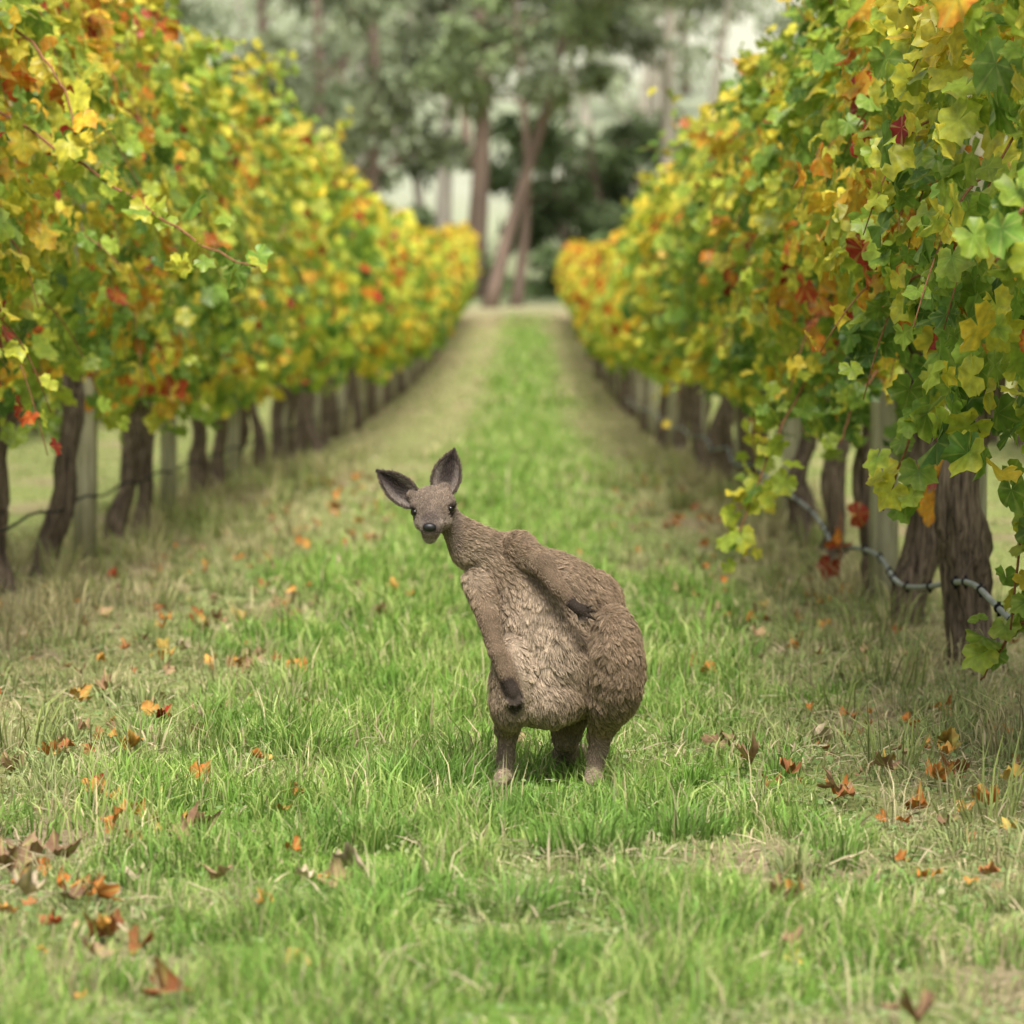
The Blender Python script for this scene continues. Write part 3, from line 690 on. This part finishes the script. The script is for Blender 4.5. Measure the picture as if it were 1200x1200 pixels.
p = N(nt, 'ShaderNodeBsdfPrincipled'); p.inputs['Roughness'].default_value = .65; p.inputs['Specular IOR Level'].default_value = .25
L(nt, mm.outputs[0], p.inputs['Base Color']); L(nt, p.outputs[0], out.inputs[0])
def hair(name, pts, r0, r1, col, parent):
    n_, K = pts.shape[:2]
    hc = bpy.data.hair_curves.new(name); hc.add_curves([K]*n_)
    hc.position_data.foreach_set('vector', pts.astype(np.float32).ravel())
    a = hc.attributes.get('radius') or hc.attributes.new('radius', 'FLOAT', 'POINT')
    a.data.foreach_set('value', np.tile(np.linspace(r0, r1, K), n_).astype(np.float32))
    a = hc.attributes.new('fcol', 'FLOAT_COLOR', 'CURVE'); a.data.foreach_set('color', np.concatenate([col, np.ones((n_, 1))], 1).astype(np.float32).ravel())
    hc.materials.append(mh); o = bpy.data.objects.new(name, hc); scene.collection.objects.link(o); o.parent = parent; return o
fn = np.cross(Vp[Q[:, 2]]-Vp[Q[:, 0]], Vp[Q[:, 3]]-Vp[Q[:, 1]]); area = np.linalg.norm(fn, axis=1)
vnrm = np.zeros_like(Vp)
for i in range(4): np.add.at(vnrm, Q[:, i], fn)
vnrm = norm(vnrm)
nS = 100000
wgt = area*np.where(Vp[Q[:, 0], 0] < 550, 1.6, 1)*np.where(Vp[Q[:, 0], 1] > 60, .4, 1)
fi = R.choice(len(Q), nS, p=wgt/wgt.sum()); a, b_ = R.random((2, nS, 1))
q_ = Q[fi]; mixq = lambda W_: (W_[q_[:, 0]]*(1-a)*(1-b_)+W_[q_[:, 1]]*a*(1-b_)+W_[q_[:, 2]]*a*b_+W_[q_[:, 3]]*(1-a)*b_)
p0 = mixq(Vp); n0 = norm(mixq(vnrm))
px, yy_, py = p0[:, 0], p0[:, 1], 920-p0[:, 2]
head = sstep(556, 535, px)*sstep(660, 645, py)
flow = np.tile([.35, .25, -1.], (nS, 1))
flow = flow+(sstep(680, 640, px)*sstep(700, 640, py))[:, None]*np.array([1.1, .2, .5])
flow += np.stack([1.6*(fbm(px*.035, py*.035, yy_*.03, 55)-.5), 0*px, 1.3*(fbm(px*.035, py*.035, yy_*.03, 56)-.5)], -1)
hflow = np.stack([(px-507)*.03, 0*px+1.0, (622-py)*.02+.3], -1)
flow = flow*(1-head[:, None])+hflow*head[:, None]
dN = segd(p0, armN[1:]+pawN); dF = segd(p0, armF[1:]+pawF)
arm = sstep(18, 12, np.minimum(dN, dF))
aflow = np.where((dN < dF)[:, None], np.array([.7, 0, -.7]), np.array([.3, 0, -1]))
flow = flow*(1-arm[:, None])+aflow*arm[:, None]
ta = norm(flow-n0*(flow*n0).sum(-1, keepdims=True))
ln = 6.0*np.ones(nS); ln = ln+3.5*np.exp(-(((px-665)/55)**2+((py-755)/60)**2))
ln = ln*(1-head)+2.6*head
ln = ln*(1-arm)+2.6*arm
near_arm = sstep(30, 18, np.minimum(dN, dF))*(1-arm); ln = ln*(1-.5*near_arm)
ln = ln*(1-.5*sstep(855, 880, py)); ln = np.where((yy_ < -100) & (head > .5), 1.2, ln)
paw = np.minimum(segd(p0, pawN+[P3(699, 722, -94)]), segd(p0, pawF+[P3(606, 830, -92)])) < 9
ln = np.where(paw, .9, ln)*R.uniform(.55, 1.3, nS)
lift = .22+.18*R.random(nS)
dirv = norm(ta+n0*lift[:, None]+R.normal(0, .14, (nS, 3)))
tip = p0+dirv*ln[:, None]
nc = 6000; ci = R.choice(nS, nc, replace=False); kd = kdtree.KDTree(nc)
for i, c_ in enumerate(ci): kd.insert(p0[c_], i)
kd.balance()
near = np.array([kd.find(p_)[1] for p_ in p0.tolist()])
csn = sstep(.35, .65, fbm(px*.06, yy_*.06, py*.06, 57))
ct_ = tip[ci][near]; cs_ = ((.1+.5*csn)*(1-head)*(1-arm))[:, None]
tip2 = tip*(1-cs_)+(ct_)*cs_
mid = p0+(tip2-p0)*.45+n0*(ln*.08)[:, None]
keep = py < 912
pts = np.stack([p0-n0*.5, mid, tip2-n0*(ln*.06)[:, None]], 1)[keep]
clv = R.uniform(.82, 1.2, nc)[near]*(1-arm)+arm
hcol = kcol(p0)*1.25*(clv*R.uniform(.65, 1.35, nS))[:, None]
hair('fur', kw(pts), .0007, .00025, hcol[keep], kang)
def ear(base, tip_, W, name, side):
    m, k = 22, 15
    u = np.linspace(0, 1, m); v = np.linspace(-1, 1, k); U, Vv = np.meshgrid(u, v, indexing='ij')
    ax_ = tip_-base; Ln = np.linalg.norm(ax_); ax_ = ax_/Ln
    sd = norm(np.cross(ax_, np.array([0, -1., 0]))); fr = np.cross(sd, ax_)
    if fr[1] > 0: fr = -fr
    w = W*(.42*(1-U)+np.sin(math.pi*np.clip(U*.93+.07, 0, 1)**.95)**.8*.8)*np.where(U > .97, .55, 1)
    P_ = base+ax_*Ln*U[..., None]+sd*(w*Vv)[..., None]-fr*((1-Vv**2)*w*.75)[..., None]+fr*(2)+fr*(-4*U**2)[..., None]
    P_ = P_.reshape(-1, 3); id2 = np.arange(m*k).reshape(m, k)
    qd = np.stack([id2[:-1, :-1], id2[1:, :-1], id2[1:, 1:], id2[:-1, 1:]], -1).reshape(-1, 4)
    av = np.abs(Vv).reshape(-1, 1); uu = U.reshape(-1, 1)
    inner = np.array([.055, .042, .038]); pale_ = np.array([.32, .27, .23]); rim = np.array([.06, .045, .035])
    c = inner+(pale_-inner)*(sstep(.35, .75, av)*sstep(1.0, .5, uu)*.6+.35*sstep(.5, .1, uu))
    c = c+(rim-c)*sstep(.86, .97, av)
    o = mesh_np(name, kw(P_), qd, np.full(len(qd), 4), mf, {'col': c*(.8+.4*R.random((len(c), 1)))}, parent=kang)
    sm = o.modifiers.new('s', 'SOLIDIFY'); sm.thickness = .003; sm.offset = 0
    ns = 3500; i = R.integers(0, m*k, ns)
    p_ = P_[i]+R.normal(0, .7, (ns, 3)); vv = Vv.reshape(-1)[i]
    d = norm(ax_+sd*(vv*-.5*R.random(ns))[:, None]+fr*.15+R.normal(0, .2, (ns, 3)))
    l_ = R.uniform(2, 4.5, ns)[:, None]
    sgn = np.where(R.random(ns) < .6, 1, -1)[:, None]; p_ = p_+fr*sgn*.8
    hair(name+'_fur', kw(np.stack([p_, p_+d*l_*.5, p_+d*l_], 1)), .0005, .0002, np.where(sgn > 0, c[i]*1.15, np.array([.16, .12, .09])), kang)
    ns = 1200; uu_ = R.uniform(.02, .99, ns); sg = np.where(R.random(ns) < .5, 1, -1)
    ii = (uu_*(m-1)).astype(int); p_ = P_.reshape(m, k, 3)[ii, np.where(sg > 0, k-1, 0)]+R.normal(0, .8, (ns, 3))
    d = norm(ax_*.9+sd*(sg*.25)[:, None]+R.normal(0, .2, (ns, 3))); l_ = R.uniform(1.5, 3.5, ns)[:, None]
    hair(name+'_rim', kw(np.stack([p_, p_+d*l_*.5, p_+d*l_], 1)), .0005, .0002, np.tile([.12, .09, .07], (ns, 1))*R.uniform(.6, 1.8, (ns, 1)), kang)
ear(P3(488, 592, -44), P3(445, 557, -36), 14.5, 'ear_left', -1)
ear(P3(518, 583, -44), P3(532, 533, -34), 15.5, 'ear_right', 1)
def blob(name, c, r, mat, roll=0):
    bpy.ops.mesh.primitive_uv_sphere_add(segments=24, ring_count=16, radius=1, location=tuple(kw(np.array(c))))
    o = bpy.context.object; o.name = name; o.scale = tuple(np.array(r)*S); o.rotation_euler = (0, roll, 0); o.parent = kang
    o.data.materials.append(mat)
    for f in o.data.polygons: f.use_smooth = True
    return o
me_, nt, out = newmat('eye_gloss'); p = N(nt, 'ShaderNodeBsdfPrincipled'); p.inputs['Base Color'].default_value = (.008, .005, .004, 1); p.inputs['Roughness'].default_value = .1; L(nt, p.outputs[0], out.inputs[0])
mn, nt, out = newmat('nose_skin'); p = N(nt, 'ShaderNodeBsdfPrincipled'); p.inputs['Base Color'].default_value = (.012, .011, .012, 1); p.inputs['Roughness'].default_value = .45
L(nt, p.outputs[0], out.inputs[0])
blob('eye_left', P3(488, 603, -66), (5.2, 6.5, 5.0), me_); blob('eye_right', P3(529, 599, -66), (5.2, 6.5, 5.0), me_)
blob('nose', P3(506, 618, -120), (8, 5.0, 5.2), mn, .05)
blob('mouth', P3(506, 628.5, -109), (7.5, 6, 1.3), mn, .05)

# ------------------------------------------------------------------ light, world, camera
sun = bpy.data.lights.new('sun', 'SUN'); sun.energy = 5.0; sun.angle = math.radians(24); sun.color = (1, .95, .87)
so = bpy.data.objects.new('sun', sun); scene.collection.objects.link(so)
so.rotation_euler = (math.radians(36), 0, math.radians(6))
w = bpy.data.worlds.new('World'); scene.world = w; w.use_nodes = True; nt = w.node_tree
bg = nt.nodes['Background']; sk = nt.nodes.new('ShaderNodeTexSky'); sk.sky_type = 'NISHITA'; sk.sun_disc = False
sk.sun_elevation = math.radians(54); sk.sun_rotation = math.radians(174); sk.dust_density = 4; sk.air_density = .8
hs = nt.nodes.new('ShaderNodeHueSaturation'); hs.inputs['Saturation'].default_value = .4
nt.links.new(sk.outputs[0], hs.inputs['Color']); nt.links.new(hs.outputs[0], bg.inputs[0]); bg.inputs[1].default_value = .15
cam = bpy.data.cameras.new('camera'); co = bpy.data.objects.new('camera', cam); scene.collection.objects.link(co); scene.camera = co
cam.lens = 150; cam.sensor_width = 36; cam.clip_end = 3000; cam.clip_start = .1
co.location = (0, 0, 1.03); co.rotation_euler = (math.radians(90-2.2), 0, math.radians(.23))
cam.dof.use_dof = True; cam.dof.focus_distance = 10.15; cam.dof.aperture_fstop = 5.2
scene.view_settings.view_transform = 'Standard'; scene.view_settings.look = 'None'; scene.view_settings.exposure = 0
